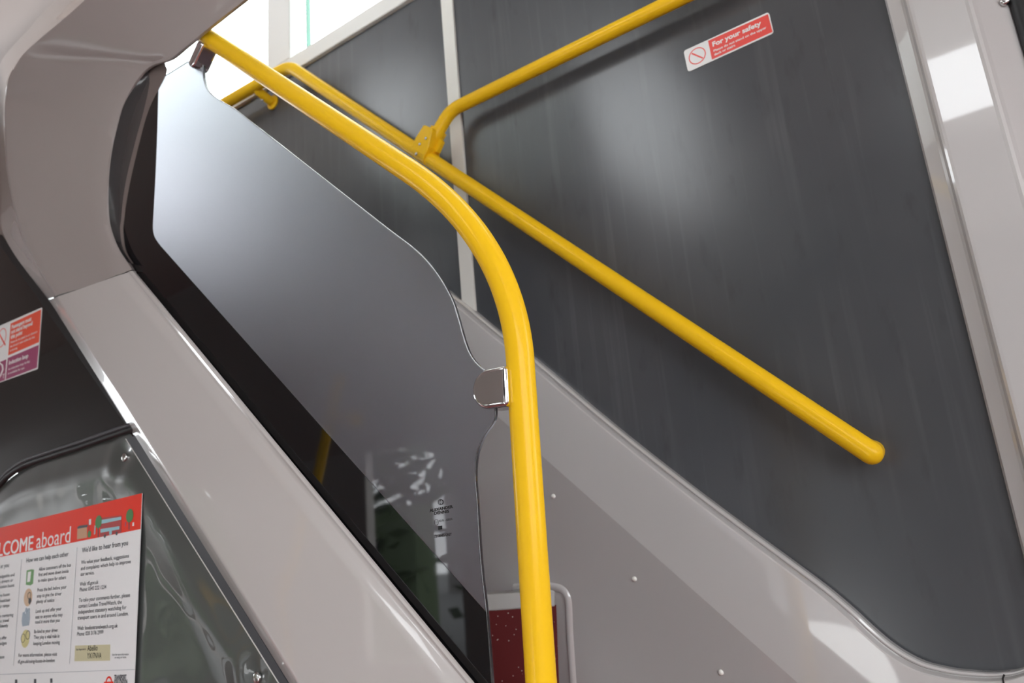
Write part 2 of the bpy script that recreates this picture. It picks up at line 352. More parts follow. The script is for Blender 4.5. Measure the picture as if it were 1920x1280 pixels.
cv.data.clear_geometry(); cv.data.from_pydata([(-7, YN, zz(.52)), (-1.35, YN, zz(.52)), (-1.35, -.72, zz(1.48)), (-7, -.72, zz(1.48)), (-7, YN, zz(.56)), (-1.35, YN, zz(.56)), (-1.35, -.75, zz(1.5)), (-7, -.75, zz(1.5))], [], [[3, 2, 1, 0], [4, 5, 6, 7], [0, 1, 5, 4], [1, 2, 6, 5], [2, 3, 7, 6], [3, 0, 4, 7]])
tag(cv, 'sloping grey cove panel above the nearside windows', kind='structure')
wb = boxes('wall_back', [(5.95, 6.0, -1.1, 1.3, 0, zz(3.8))], M['shell']); tag(wb, 'plain grey rear bulkhead of the saloon', kind='structure')
wf = boxes('wall_front', [(-7.05, -7, -1.1, 1.3, zz(1.0), zz(1.75)), (-7.05, -7, -1.1, 1.3, 0, zz(.25)), (-7.05, -7, -1.1, 1.3, zz(3.5), zz(3.8))], M['shell']); tag(wf, 'front end of the bus around the windscreens', kind='structure')

# light grey corner pillar right of the stairs
prof = [(-.064, 1.292), (-.064, 1.285), (-.061, 1.279), (-.042, 1.268), (-.038, 1.264), (-.0345, 1.257), (-.031, 1.254), (-.027, 1.2535), (.040, 1.2535), (.0445, 1.2525), (.049, 1.2545), (.054, 1.259), (.074, 1.273), (.080, 1.277), (.092, 1.284), (.097, 1.292)]
prof = prof[:3] + prof[3:]
rings = [[(x, y, z) for x, y in prof] for z in [zz(-.50 + .1 * i) for i in range(22)]]
pil = loft('trim_1', rings, M['grey_flat'], smooth=True, angle=6)
tag(pil, 'light grey glossy moulded pillar right of the stair wall', kind='structure')
tube('gasket', [(.104, 1.285, zz(-.5)), (.104, 1.285, zz(1.6))], .010, M['black'], pil, label='black rubber gasket')
gz = at(1884, 4, 1.28)
disc('bolt', (gz.x, 1.279, gz.z), (0, -1, 0), .007, .006, M['steel'], pil, label='small bright bolt')

# lower stair skirt: rolled rim, vertical band, then a face leaning out towards the gangway
edge = [(700, 432), (800, 513), (842, 547), (876, 573), (939, 625), (1000, 671), (1140, 789), (1280, 900), (1398, 989), (1481, 1050), (1549, 1101), (1600, 1144), (1633, 1175), (1667, 1204), (1700, 1226), (1733, 1242), (1767, 1251), (1800, 1257), (1850, 1261), (1883, 1260), (1920, 1253), (2000, 1222)]
edge = catmull(edge, 4)
CR = at(1180, 999.6, 1.262); TILT = math.radians(-14)
n_low = Vector((0, -math.cos(TILT), 0)) + SP * math.sin(TILT)
t_low = Vector((0, -math.sin(TILT), 0)) - SP * math.cos(TILT)
rings = []
for ex, ey in edge:
    e = at(ex, ey, 1.272); q = []
    for t, y in ((0, 1.291), (0, 1.276), (.0015, 1.2715), (.0045, 1.2705), (.0065, 1.272), (.0085, 1.2765), (.0105, 1.2765), (.0118, 1.2690), (.0130, 1.2640), (.0150, 1.2622), (.030, 1.2620)):
        p = e - SP * t; q.append((p.x, y, p.z))
    tc_ = (e - CR).dot(SP)
    for s in (-.05, 0):
        p = e - SP * (tc_ + s); q.append((p.x, 1.262, p.z))
    c = e - SP * tc_; c.y = 1.262
    for s in (.02, .05, .1, .2, .3, .42): q.append(tuple(c + t_low * s))
    lowp = c + t_low * .42
    rings.append(q)
skirt = loft('trim_2', rings, M['grey_flat'], smooth=True, angle=11)
tag(skirt, 'light grey glossy stair skirt with a rolled rim below the dark wall', kind='structure')
cl = lambda px, py: on_plane(px, py, CR, n_low)
for q_ in ((1038, 930), (1190, 1085), (1352, 1260)):
    disc('screw_cap', cl(*q_) - n_low * .0004, n_low, .0046, .0026, M['cap'], skirt, dome=.7, label='small shiny screw cap')  # added white domes imitating lamp glints on the skirt
rib = [cl(965, 1102), cl(1010, 1099), cl(1040, 1101), cl(1055, 1106), cl(1063, 1117), cl(1066, 1135), cl(1068, 1180), cl(1071, 1230), cl(1076, 1300), cl(1082, 1380)]
rib = [Vector(p) - n_low * .004 for p in catmull([tuple(v) for v in rib], 4)]
tube('rib', rib, .0095, M['grey_flat'], skirt, sides=20)
s0, s1, s2 = at(1883, 1264, 1.2615), at(1880, 1272, 1.2615), at(1884, 1290, 1.2615)
tube('seam', [s0, s1, s2], .0012, M['black'], skirt, sides=8)

# moulded surround of the stair opening (upper left) -------------------------------------------
st = [((104, 0), (158, 0), (392, 40), (398, 47)), ((59, 49), (110, 42), (345, 79), (351, 85)), ((34, 75), (71, 75), (312, 104), (318, 111)), ((17, 94), (42, 102), (274, 121), (279, 126)),
      ((5, 110), (25, 128), (247, 152), (252, 157)), ((-2, 128), (14, 152), (226, 192), (232, 195)), ((-4, 160), (9, 182), (214, 232), (220, 235)), ((-3, 210), (7, 222), (204, 288), (209, 290)),
      ((0, 265), (9, 270), (199, 339), (204, 340)), ((2, 320), (13, 322), (198, 391), (204, 390)), ((3, 375), (23, 378), (202, 427), (208, 425)), ((3, 428), (36, 420), (215, 467), (222, 464)),
      ((24, 472), (52, 464), (221, 489), (236, 487)), ((54, 514), (78, 511), (223, 502), (243, 498)), ((89.6, 560.3), (105.2, 555), (225, 513.2), (247.8, 505.4))]
yb = [.715, .715, .715, .716, .718, .722, .726, .730, .735, .740, .744, .748, .752, .755, .757]
yo = [.625, .625, .626, .632, .640, .650, .668, .680, .691, .702, .712, .720, .725, .728, .730]
yi = [.725, .725, .725, .725, .725, .726, .726, .727, .727, .728, .729, .730, .730, .730, .730]
ST = []
for (b, o, i, h), y, y1, y2 in zip(st, yb, yo, yi):
    ST.append(tuple(at(*b, y)) + tuple(at(*o, y1)) + tuple(at(*i, y2)) + tuple(at(*h, y2 + .004)))
z0 = [ST[0][2] + .004, ST[0][5] + .006, ST[0][8] + .006, ST[0][11] + .006]
ST = [(x, .715, z0[0], x, .625, z0[1], x, .725, z0[2], x, .729, z0[3]) for x in (-.93,)] + ST
ST = catmull(ST, 5)
rings = []
for s in ST:
    b, o, i, h = (Vector(s[k:k + 3]) for k in (0, 3, 6, 9))
    bo = (o - b); f = (i - o)
    q = [b + Vector((0, .03, 0)), b, b + bo * .3, b + bo * .8, b + bo * .93 + Vector((0, .0005, 0)), o + f * .012 + Vector((0, -.0012, 0)), o + f * .04 + Vector((0, -.0018, 0)), o + f * .12 + Vector((0, -.0012, 0)),
         o + f * .35 + Vector((0, .003, 0)), o + f * .6 + Vector((0, .004, 0)), o + f * .85 + Vector((0, .0015, 0)), i - f * .04, i + Vector((0, .0015, 0)) + f * .005, (i + h) / 2 + Vector((0, .0005, 0)), h, h + Vector((0, .004, 0)), h - (i - h).normalized() * -.004 + Vector((0, .010, 0))]
    rings.append(q)
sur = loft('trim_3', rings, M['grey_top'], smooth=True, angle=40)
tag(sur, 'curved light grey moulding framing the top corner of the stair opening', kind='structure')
prism('inner_lining', [(-1.25, zz(1.04)), (-.94, zz(1.04)), (-.94, zz(1.40)), (-1.80, zz(1.40)), (-1.60, zz(1.12))], .744, .750, M['lining'], sur, label='white stairwell lining')  # added unseen reflector that brightens the glare on the stair wall
hole = [(300, 109), (279, 126), (252, 157), (232, 195), (220, 235), (209, 290), (204, 340), (204, 390), (208, 425), (222, 464), (240, 492)]
back = [(302, 110), (281, 128), (281, 157), (271, 205), (254, 268), (240, 325), (232, 370), (228, 410), (226, 430), (231, 466), (247, 494)]
brow = [(306, 107), (310, 122), (311, 140), (279, 205), (260, 272), (246, 331), (237, 378), (233, 408), (231, 434), (236, 470), (250, 494)]
rv = catmull([tuple(at(*a, .7305)) + tuple(at(*b, .7425)) + tuple(at(*c, .7447)) for a, b, c in zip(hole, back, brow)], 5)
rings = []
for s in rv:
    a, b = Vector(s[0:3]), Vector(s[3:6]); d = b - a
    rings.append([a, a + d * .25 + Vector((0, .0035, 0)), a + d * .5 + Vector((0, .0042, 0)), a + d * .8 + Vector((0, .0020, 0)), b])
loft('reveal', rings, M['dark_reveal'], sur, smooth=True, angle=50, label='dark glossy inner reveal')
rings = [[Vector(s[3:6]), Vector(s[3:6]) + Vector((0, -.001, 0)), Vector(s[6:9]), Vector(s[6:9]) + Vector((0, .0004, 0))] for s in rv]
loft('edge_trim', rings, M['brown'], sur, smooth=True, angle=30, label='thin brown edge trim')

# diagonal stringer trim below the seam
def tri(s, B, O, I, G, Lp):
    b, o, i, g, l = at(*B, .757), at(*O, .730), at(*I, .730), at(*G, .7345), at(*Lp, .7325)
    return [b + Vector((0, .03, 0)), b, b.lerp(o, .5) , b.lerp(o, .92), o.lerp(i, .012) + Vector((0, -.0006, 0)), o.lerp(i, .04) + Vector((0, -.001, 0)), o.lerp(i, .3), o.lerp(i, .6), o.lerp(i, .93), i, i.lerp(g, .6) + Vector((0, .0012, 0)), g,
            g.lerp(l, .25) + Vector((0, -.001, 0)), g.lerp(l, .6) + Vector((0, -.002, 0)), l.lerp(g, .1), l + Vector((0, .003, 0)), l.lerp(g, .5) + Vector((0, .009, 0))]
ra = tri(0, (91.5, 562.5), (106.5, 556.8), (222, 516), (239, 510.5), (249.5, 507))
rb = tri(1, (541, 1280), (557, 1280), (846, 1280), (873, 1280), (886, 1280))
rings = []
for k in range(12):
    t = k / 10 * 1.25
    rings.append([a.lerp(b, t) if t <= 1 else b + (b - a) * (t - 1) for a, b in zip(ra, rb)])
e0 = [p + Vector((0, .002, 0)) for p in rings[0]]
rings = [[p + Vector((-.0006, .004, .0006)) for p in ra]] + rings
str_ = loft('trim_4', rings, M['grey'], smooth=True, angle=40)
tag(str_, 'broad light grey diagonal stair stringer beside the driver cab', kind='structure')
prism('seam_backing', [(at(x, y, .742).x, at(x, y, .742).z) for x, y in ((98, 552), (232, 504), (238, 522), (108, 572))], .742, .744, M['black'], str_)

# bulkhead above the cab
bh = prism('wall_cab', [(-3.6, 0), (-2.25, 0), (-1.95, zz(.62)), (-1.86, zz(.9)), (-1.80, zz(1.30)), (-1.80, zz(1.75)), (-3.6, zz(1.75))], .762, .774, M['beige'])
tag(bh, 'beige bulkhead behind the grey stair surround, top left corner', kind='structure')

# ------------------------------------------------------------------ driver cab side (lower left)
cab = thing('cab_partition', 'dark driver cab side with smoked glass over a glossy poster board', 'partition', (-1.6, .7600, 0))
ledge = [(-90, 985), (-30, 925), (0, 899), (17, 882), (39, 867), (59, 858), (101, 844), (151, 828), (220, 804), (250, 794), (330, 766)]
led = catmull(ledge, 4)
gl = [at(x, y, .7565) for x, y in [(0, 440), (93, 566), (250, 790)] + [p for p in led if p[0] <= 245][::-1]]
prism('smoked_glass', [(-3.0, gl[0].z + .12)] + [(p.x, p.z) for p in gl] + [(-3.0, gl[-1].z - .12)], .7565, .7625, M['cab_glass'], cab, label='black mirror-like smoked glass')
pxprism('gasket', [(-6, 440), (2, 440), (94, 566), (250, 798), (236, 798), (84, 577), (-6, 452)], .7555, .001, M['black'], cab)
def bar(name, off, r, m, Y):
    tube(name, [at(x, y + off, Y) for x, y in led], r, m, cab, sides=16)
bar('window_rail', 0, .0042, M['band'], .7515)
bar('rubber_seal', 9, .0062, M['black'], .7535)
# buckled board under a clear sheet
dg0, dg1 = at(93, 566, .7570), at(541, 1280, .7570)
def diagZ(x): return dg0.z + (x - dg0.x) * (dg1.z - dg0.z) / (dg1.x - dg0.x)
lw = [at(x, y + 13, .7540) for x, y in led]
def ledZ(x):
    for a, b in zip(lw, lw[1:]):
        if a.x <= x <= b.x: return a.z + (b.z - a.z) * (x - a.x) / (b.x - a.x)
    return lw[0].z if x < lw[0].x else lw[-1].z
riv = [at(230, 857, .7540), at(478, 1271, .7540)]
nx, nz = 200, 90; v = []; f = []
xa, xb = -3.0, dg1.x + .06; zb = zz(-.42)
for i in range(nx + 1):
    x = xa + (xb - xa) * i / nx; zt = max(zb + .01, min(ledZ(x), diagZ(x) - .003))
    for j in range(nz + 1):
        z = zb + (zt - zb) * j / nz
        y = .7560 + .0022 * noise.noise(Vector((x * 5, 1.3, z * 4.2))) + .0006 * noise.noise(Vector((x * 17, 4.1, z * 9)))
        edge_d = min((diagZ(x) - z) * .7, ledZ(x) - z); y += .003 * max(0, 1 - edge_d / .05) - .004 * math.exp(-((edge_d - .06) / .03) ** 2)
        for rv_ in riv:
            d = math.hypot(x - rv_.x, z - rv_.z); y += .0055 * math.exp(-(d / .022) ** 2) - .003 * math.exp(-((d - .04) / .02) ** 2)
        v.append((x, min(y, .7610), z))
for i in range(nx):
    for j in range(nz):
        a = i * (nz + 1) + j; f.append([a, a + 1, a + nz + 2, a + nz + 1])
board = mesh('poster_board', v, f, M['cover'], cab, shell=True, smooth=True, angle=80, label='glossy buckled board reflecting trees')
for r_ in riv:
    disc('rivet', (r_.x, .7585, r_.z), (0, -1, 0), .0085, .004, M['steel'], board)
pxprism('edge_band', [(250, 818), (252, 812), (540, 1280), (640, 1440), (622, 1440), (523, 1280), (236, 822)], .7535, .002, M['band'], cab)
pxprism('edge_strip', [(236, 822), (523, 1280), (622, 1440), (619.5, 1440), (520.8, 1280), (234.5, 822)], .7528, .002, M['white_frame'], cab)
box('board_back', -2.6, xb, .7750, .7900, 0, zz(-.1), M['band'], cab)

# ------------------------------------------------------------------ text and flat print
TXT = []
def text(body, Lp, Rp, Y, cap, m, parent, bold=0.0, plane=None, name='text_line'):
    a = at(*Lp, Y); b = at(*Rp, Y)
    cu = bpy.data.curves.new(name, 'FONT'); cu.body = body; cu.size = cap / 0.70; cu.resolution_u = 3; cu.offset = bold * cap
    cu.materials.append(m)
    o = link(bpy.data.objects.new(name, cu), parent)
    o.location = a - BASE[parent.name]
    o.rotation_euler = (PI / 2, -math.atan2(b.z - a.z, b.x - a.x), 0)
    TXT.append((o, (b - a).length)); return o
def flat(name, px, Y, m, parent, th=.0003): return pxprism(name, px, Y, th, m, parent)
def ell(name, c, rz_px, Y, m, parent, ring=0.0, th=.0003, n=32):
    """a circle of true shape on the panel whose half height in the photo is rz_px"""
    c0 = at(*c, Y); r = (at(c[0], c[1] - rz_px, Y) - c0).z
    o = [(c0.x + r * math.cos(2 * PI * i / n), c0.z + r * math.sin(2 * PI * i / n)) for i in range(n)]
    if not ring: return prism(name, o, Y, Y + th, m, parent)
    q = [(c0.x + r * (1 - ring) * math.cos(2 * PI * i / n), c0.z + r * (1 - ring) * math.sin(2 * PI * i / n)) for i in range(n)]
    v = [(p[0], Y, p[1]) for p in o] + [(p[0], Y, p[1]) for p in q]
    f = [[i, (i + 1) % n, n + (i + 1) % n, n + i] for i in range(n)]
    v += [(p[0], Y + th, p[2]) for p in v]; f += [[k + 2 * n for k in q_] for q_ in f]
    f += [[i, 2 * n + i, 2 * n + (i + 1) % n, (i + 1) % n] for i in range(n)] + [[n + i, n + (i + 1) % n, 3 * n + (i + 1) % n, 3 * n + i] for i in range(n)]
    return mesh(name, v, f, m, parent)
def rounded(px, Y, r):
    """corner pixels -> rounded outline (x, z)"""
    P4 = [at(x, y, Y) for x, y in px]; out = []
    n = len(P4)
    for i in range(n):
        a, b, c = P4[i - 1], P4[i], P4[(i + 1) % n]
        p0 = b + (a - b).normalized() * r; p1 = b + (c - b).normalized() * r
        for k in range(6):
            t = k / 5; q = p0 * (1 - t) ** 2 + b * 2 * t * (1 - t) + p1 * t * t; out.append((q.x, q.z))
    return out

# red safety sign on the stair wall
YS = 1.2885
sg = thing('safety_sign', 'small red and white safety sign stuck on the dark stair wall', 'sign', at(1366, 80, YS))
prism('backing', rounded([(1281.6, 95.4), (1441.4, 22.1), (1450.9, 61.7), (1290, 135)], YS, .006), YS, YS + .0013, M['white'], sg)
rp_ = flat('red_panel', [(1327.5, 76.5), (1439.8, 26.4), (1448.3, 59.6), (1334.9, 111.5)], YS - .0004, M['red'], sg)
pr_ = ell('prohibition_ring', (1307.2, 104.5), 15.6, YS - .0004, M['red'], sg, ring=.11)
flat('prohibition_bar', [(1297.4, 98.6), (1318.4, 107.6), (1317.4, 110.2), (1296.4, 101.4)], YS - .0006, M['red'], pr_)
text('For your safety', (1335.9, 87.8), (1427.2, 47.0), YS - .0008, .0098, M['text_white'], rp_, bold=.05)
text('Please do not stand on the upper', (1338, 97.6), (1436.7, 53.2), YS - .0008, .0048, M['text_white'], rp_, bold=.03)
text('deck or stairs', (1339.4, 104.6), (1378.6, 86.4), YS - .0008, .0048, M['text_white'], rp_, bold=.03)

# passenger notice on the cab glass
YK = .7555
nt_ = thing('cab_notice', 'orange and purple notice sticker on the smoked cab glass', 'sticker', at(40, 650, YK))
prism('backing', rounded([(-70, 641), (78.6, 576), (70.4, 691.5), (-80, 745)], YK, .004), YK, YK + .0008, M['white'], nt_)
op_ = flat('orange_panel', [(20, 606.5), (77, 580), (73, 641), (15.3, 666)], YK - .0004, M['orange'], nt_)
up_ = flat('purple_panel', [(14.6, 671), (72.6, 646.3), (69, 688.8), (10.8, 711.2)], YK - .0004, M['purple'], nt_)
us_ = flat('purple_square', [(-42, 696), (11.6, 673.5), (8.6, 712), (-46, 733)], YK - .0004, M['purple'], nt_)
pr_ = ell('prohibition_ring', (3, 633), 17, YK - .0004, M['red'], nt_, ring=.09)
flat('prohibition_bar', [(-6, 620), (-4.5, 618), (10.5, 645.5), (9, 648)], YK - .0006, M['red'], pr_)
tube('ear_symbol', [at(x, y, YK - .0006) for x, y in ((-14, 690), (-8, 682), (-1, 680), (5, 685), (6, 693), (2, 703), (-4, 711), (-8, 722))], .0022, M['text_white'], us_, sides=6)
text('T', (4.2, 709.5), (8, 708), YK - .0008, .010, M['text_white'], us_, bold=.04)
for b_, l_, r_, c_, w_ in (('Passengers must', (21.2, 616.8), (58.4, 600.6), .0095, .05), ('not stand beyond', (20.6, 626), (60.4, 609), .0095, .05), ('this point', (20, 635.4), (41.8, 626), .0095, .05),
                           ('Please do not speak to or obstruct', (19.3, 644.2), (69.5, 623.2), .0054, .02), ("the driver's view while the bus", (18.6, 652), (65, 633), .0054, .02), ('is moving', (18.3, 659.3), (31.9, 653.8), .0054, .02),
                           ('Induction loop', (16, 683.6), (52.5, 669.8), .0095, .05), ('An induction loop facility', (15.3, 694.3), (56.2, 678.6), .0054, .02), ('is available for use', (14.6, 702.2), (45.4, 691.2), .0054, .02)):
    text(b_, l_, r_, YK - .0008, c_, M['text_white'], up_ if 'nduction' in b_ or 'available' in b_ else op_, bold=w_)

# welcome poster
YP = .7500
po = thing('welcome_poster', 'white passenger poster with a red header on the cab board', 'poster', at(130, 1150, YP))
slope = (at(267, 925, YP).z - at(0, 990, YP).z) / (at(267, 925, YP).x - at(0, 990, YP).x)
pr = at(266.4, 924.2, YP); xl = pr.x - .74; hb = at(264, 991.5, YP).z; pb = zz(-.36)
sl = lambda x: (x - pr.x) * slope
prism('paper', [(xl, pb), (pr.x + .0, pb), (pr.x, pr.z), (xl, pr.z + sl(xl))], YP, YP + .0012, M['paper'], po)
rh_ = prism('red_header', [(xl, hb + sl(xl)), (pr.x, hb), (pr.x, pr.z), (xl, pr.z + sl(xl))], YP - .0003, YP, M['red_head'], po)
YT = YP - .0006
text('WELCOME', (-34, 1048.6), (60.8, 1030.2), YT, .0285, M['text_white'], rh_)
text('WELCOME', (-33.2, 1048.9), (61.6, 1030.5), YT - .0002, .0285, M['text_white'], rh_)
text('aboard', (67, 1028.2), (130.9, 1016.2), YT, .0305, M['text_white'], rh_)
# illustration in the header
bb_ = flat('bus_body', [(189, 970.6), (227.8, 965.8), (227.2, 997.6), (187.2, 1006.6)], YP - .0006, M['busred'], po)
flat('bus_windows', [(190, 974.4), (227.2, 968.4), (227, 974), (190, 981.8)], YP - .0009, M['busblue'], bb_)
flat('bus_windows', [(188.6, 991.5), (223.6, 986.2), (223.4, 992), (188.4, 998.4)], YP - .0009, M['busblue'], bb_)
flat('bus_door', [(205, 989.6), (209.6, 988.8), (209.2, 1001.6), (204.8, 1002.4)], YP - .0011, M['busblue'], bb_)
for cx_, cy_ in ((196.2, 1004.6), (218.4, 999.8)): ell('bus_wheel', (cx_, cy_), 3.4, YP - .0012, M['ink'], bb_)
for cx_, cy_, rr_, bx, by in ((184.6, 978, 12, 184, 1007), (243, 966.4, 12.6, 241.8, 992.5)):
    tt_ = flat('tree_trunk', [(bx - .7, cy_), (bx + .7, cy_), (bx + .7, by), (bx - .7, by)], YP - .0006, M['ink'], po)
    ell('tree_crown', (cx_, cy_), rr_, YP - .0009, M['tree_ink'], tt_)
bs_ = flat('bus_shelter', [(145, 990.8), (163, 987.8), (163, 1007.5), (144.4, 1011)], YP - .0006, M['shelter'], po)
flat('shelter_roof', [(145, 987.6), (150, 985), (164.4, 983), (163.6, 987.8), (145, 991)], YP - .0009, M['ink'], bs_)
ell('bush', (167.4, 1001), 6.5, YP - .0009, M['tree_ink'], po)
sp_ = flat('stop_post', [(166.4, 974), (167.2, 974), (166.6, 996), (165.8, 996)], YP - .0006, M['ink'], po)
flat('stop_flag', [(167, 973.4), (170.6, 972.6), (170.4, 983), (166.8, 983.8)], YP - .0009, M['white'], sp_)
flat('person_mark', [(234.6, 978.4), (236, 978.2), (235.6, 986.6), (234.2, 986.8)], YP - .0009, M['purple'], po)
flat('person_mark', [(248.4, 979.4), (251.2, 978.8), (251, 985.6), (248.2, 986.2)], YP - .0009, M['white'], po)
flat('person_mark', [(177.2, 985), (179.4, 984.4), (178.6, 1000), (176.2, 1002)], YP - .0009, M['rule'], po)
lines = [("We'd like to hear from you", (153.7, 1035.7), (240, 1021.3), .0088), ('We value your feedback, suggestions', (152, 1057.4), (241.4, 1044.8), .0066), ('and complaints which help to improve', (151.2, 1068.8), (245, 1055.4), .0066), ('our service.', (150.7, 1079.4), (176.4, 1076), .0066),
  ('Web: tfl.gov.uk', (149.5, 1098.2), (184.3, 1094), .0066), ('Phone: 0343 222 1234', (149, 1108.6), (198.7, 1103), .0066), ('To take your comments further, please', (147.8, 1128.4), (243.6, 1118.4), .0066), ('contact London TravelWatch, the', (147, 1139.5), (228, 1131.4), .0066),
  ('independent statutory watchdog for', (146.5, 1150.5), (236.5, 1141.4), .0066), ('transport users in and around London.', (145.3, 1161.3), (240.7, 1153.2), .0066), ('Web: londontravelwatch.org.uk', (144.8, 1181), (220.6, 1175.9), .0066), ('Phone: 020 3176 2999', (144, 1191.9), (193.2, 1188), .0066),
  ('How we can help each other', (48.7, 1054.5), (127.7, 1042), .0086), ('Allow customers off the bus', (72.6, 1070), (132.7, 1061.6), .0064), ('first and move down inside', (71.9, 1080.2), (128.5, 1073), .0064), ('to make space for others', (70.9, 1091), (123.5, 1084.8), .0064),
  ('Press the bell before your', (69.7, 1109), (124, 1102.8), .0064), ('stop to give the driver', (68.9, 1120), (115, 1115.4), .0064), ('plenty of notice', (67.7, 1130.7), (101.3, 1127.5), .0064), ('Look up and offer your', (66.7, 1148.8), (114.7, 1143.6), .0064), ('seat to anyone who may', (66, 1159.6), (117, 1154.9), .0064),
  ('need it more than you', (65.5, 1169), (111.4, 1165.3), .0064), ('Be kind to your driver.', (63.5, 1186.9), (108.9, 1183.8), .0064), ('They play a vital role in', (63, 1197.4), (111.2, 1195), .0064), ('keeping London moving', (62.2, 1209.1), (111.7, 1206.6), .0064),
  ('For more information, please visit', (34.1, 1231.3), (106.3, 1228.8), .0064), ('tfl.gov.uk/using-buses-in-london', (33.1, 1243.2), (102.5, 1240.6), .0064),
  ('er you', (0.5, 1065), (16.5, 1062.4), .0086), ('owledgeable and', (-8.5, 1084.6), (26.9, 1079.6), .0064), ('by drivers or', (-4, 1094), (24, 1089.8), .0064), ('emission buses', (-6, 1103.6), (26.4, 1099.2), .0064), ('have buses', (-6, 1119.4), (17.6, 1116.2), .0064),
  ('wheelchair', (-4, 1129.5), (19, 1126.8), .0064), ('our ramps', (-4, 1139.6), (17, 1137.2), .0064), ('we mentoring', (-4, 1157.6), (24.7, 1154.9), .0064), ('you travel', (-4, 1167.2), (16.3, 1165), .0064), ('confidently', (-9, 1177.4), (14.8, 1175), .0064), ('we offer', (-5, 1199.2), (12.3, 1197.7), .0064),
  ('badges', (-3, 1209), (12, 1207.8), .0064), ('please', (-6, 1234.6), (7.6, 1233.8), .0064), ('TRANSPORT', (214, 1273.8), (236.9, 1273.3), .0075), ('FOR LONDON', (214, 1283), (238.5, 1282.4), .0075),
  ('Scan for more information', (210.3, 1228.8), (241, 1228.0), .0036), ('on using our buses', (214.7, 1233.9), (236.5, 1233.2), .0036), ('Bus Registration:', (143, 1219), (161, 1217.8), .0032)]
for b_, l_, r_, c_ in lines:
    bold = .012 if c_ < .007 else .02
    text(b_, l_, r_, YT, c_, M['ink'], po, bold=bold if not b_.isupper() else .05)
rg_ = flat('registration_box', [(141, 1210), (206.6, 1208), (206, 1238), (139.5, 1239.2)], YP - .0003, M['cream'], po)
text('Abellio', (163.8, 1219.8), (183, 1218.9), YT, .0092, M['ink_black'], rg_, bold=.01)
text('YX17NVA', (163, 1233.9), (190, 1233.4), YT, .0092, M['ink_black'], rg_, bold=.01)
flat('rule_line', [(-30, 1264.6), (252.6, 1254.3), (252.6, 1255.1), (-30, 1265.6)], YT, M['rule'], po)
flat('rule_line', [(144.2, 1026), (144.6, 1026), (130.4, 1244), (130, 1244)], YT, M['rule'], po)
flat('rule_line', [(40.2, 1048), (40.6, 1048), (25.4, 1248), (25, 1248)], YT, M['rule'], po)
gp_ = flat('green_pictogram', [(50, 1069), (59, 1067), (63.5, 1067.5), (61.5, 1094), (57, 1097), (48.5, 1096)], YP - .0004, M['pgreen'], po)
flat('green_pictogram_door', [(52.4, 1072), (58, 1070.8), (56, 1090), (50.6, 1091)], YP - .0007, M['paper'], gp_)
pc_ = ell('peach_pictogram', (52.4, 1119.6), 16.5, YP - .0004, M['ppeach'], po)
ell('bell_button', (54.5, 1116), 6.5, YP - .0008, M['ink'], pc_, ring=.16)
flat('pointing_hand', [(53.4, 1122), (57, 1120), (58.5, 1126), (55.5, 1133), (53.2, 1130)], YP - .0008, M['ink'], pc_)
bp_ = flat('blue_pictogram', [(42.4, 1148), (46.4, 1146), (47, 1152), (51, 1142), (55, 1143), (56, 1158), (54, 1172), (42, 1174), (40.6, 1164)], YP - .0004, M['pblue'], po)
for cx_, cy_ in ((49, 1143.5), (53.6, 1144)): ell('seated_head', (cx_, cy_), 4.5, YP - .0007, M['pblue'], bp_)
yp_ = ell('yellow_pictogram', (47.4, 1197), 16.8, YP - .0004, M['pyellow'], po)
ell('talking_head', (43, 1196), 8.5, YP - .0008, M['ink'], yp_, ring=.10); ell('talking_head', (52, 1190), 8.5, YP - .0008, M['ink'], yp_, ring=.10)
rr_ = ell('roundel_ring', (203.8, 1279.5), 12.3, YT, M['red_head'], po, ring=.30)
flat('roundel_bar', [(195, 1277.6), (212.4, 1277), (212.3, 1282.4), (194.9, 1283)], YT - .0003, M['red_head'], rr_)
for x_, y_ in ((30, 1277.5), (65.6, 1276.6), (96, 1275.6)):
    flat('icon_mark', [(x_ - 2, y_ - 4), (x_ + 2, y_ - 4.2), (x_ + 2, y_ + 4), (x_ - 2, y_ + 4.2)], YT, M['ink'], po)

# ------------------------------------------------------------------ glass screen beside the rail
YG = .7460
gs = thing('glass_screen', 'obscured grey glass screen with a black border clamped to the yellow rail', 'glass panel', at(905, 1280, YG))
right = [(381, 122), (381, 140), (385, 159), (392, 172), (403, 182), (417, 191), (443, 206.5), (729, 430), (768, 459), (790, 478), (813, 504), (833, 534), (850, 568), (861, 604), (870, 636), (881, 664), (896, 684), (914, 698), (924, 708), (927.5, 722), (928, 762), (928, 780), (924, 793), (909, 814), (897, 841), (891.5, 869), (891, 902), (894, 936), (899.5, 1030), (905, 1090), (912, 1150), (922, 1280), (926, 1335)]
rs = catmull(right[:7], 4)[:-1] + [right[6], right[7]] + catmull(right[8:], 3)
outline = [(296, 149), (312, 139), (350, 115), (366, 112)] + rs + [(905, 1352), (840, 1290), (560, 955), (250, 580), (205, 500), (190, 440), (196, 380), (230, 280), (262, 215)]
pxprism('pane', outline, YG, .006, M['screen'], gs, bevel=.0012, seg=2)
kx = min(range(len(rs)), key=lambda i: abs(rs[i][0] - 914) + abs(rs[i][1] - 698))
tube('polished_edge', [at(x, y, YG + .0010) for x, y in rs[:kx]], .0010, M['glass_edge'], gs, sides=8, label='bright polished glass edge')
tube('polished_edge', [at(x, y, YG + .0010) for x, y in rs[kx:-3]], .0009, M['glass_edge_dark'], gs, sides=8, label='dark polished glass edge')
clear_edge = catmull([(297, 150), (294.5, 240), (291, 330), (287.5, 395), (286, 425), (288, 440), (293, 450), (301, 461)], 3)
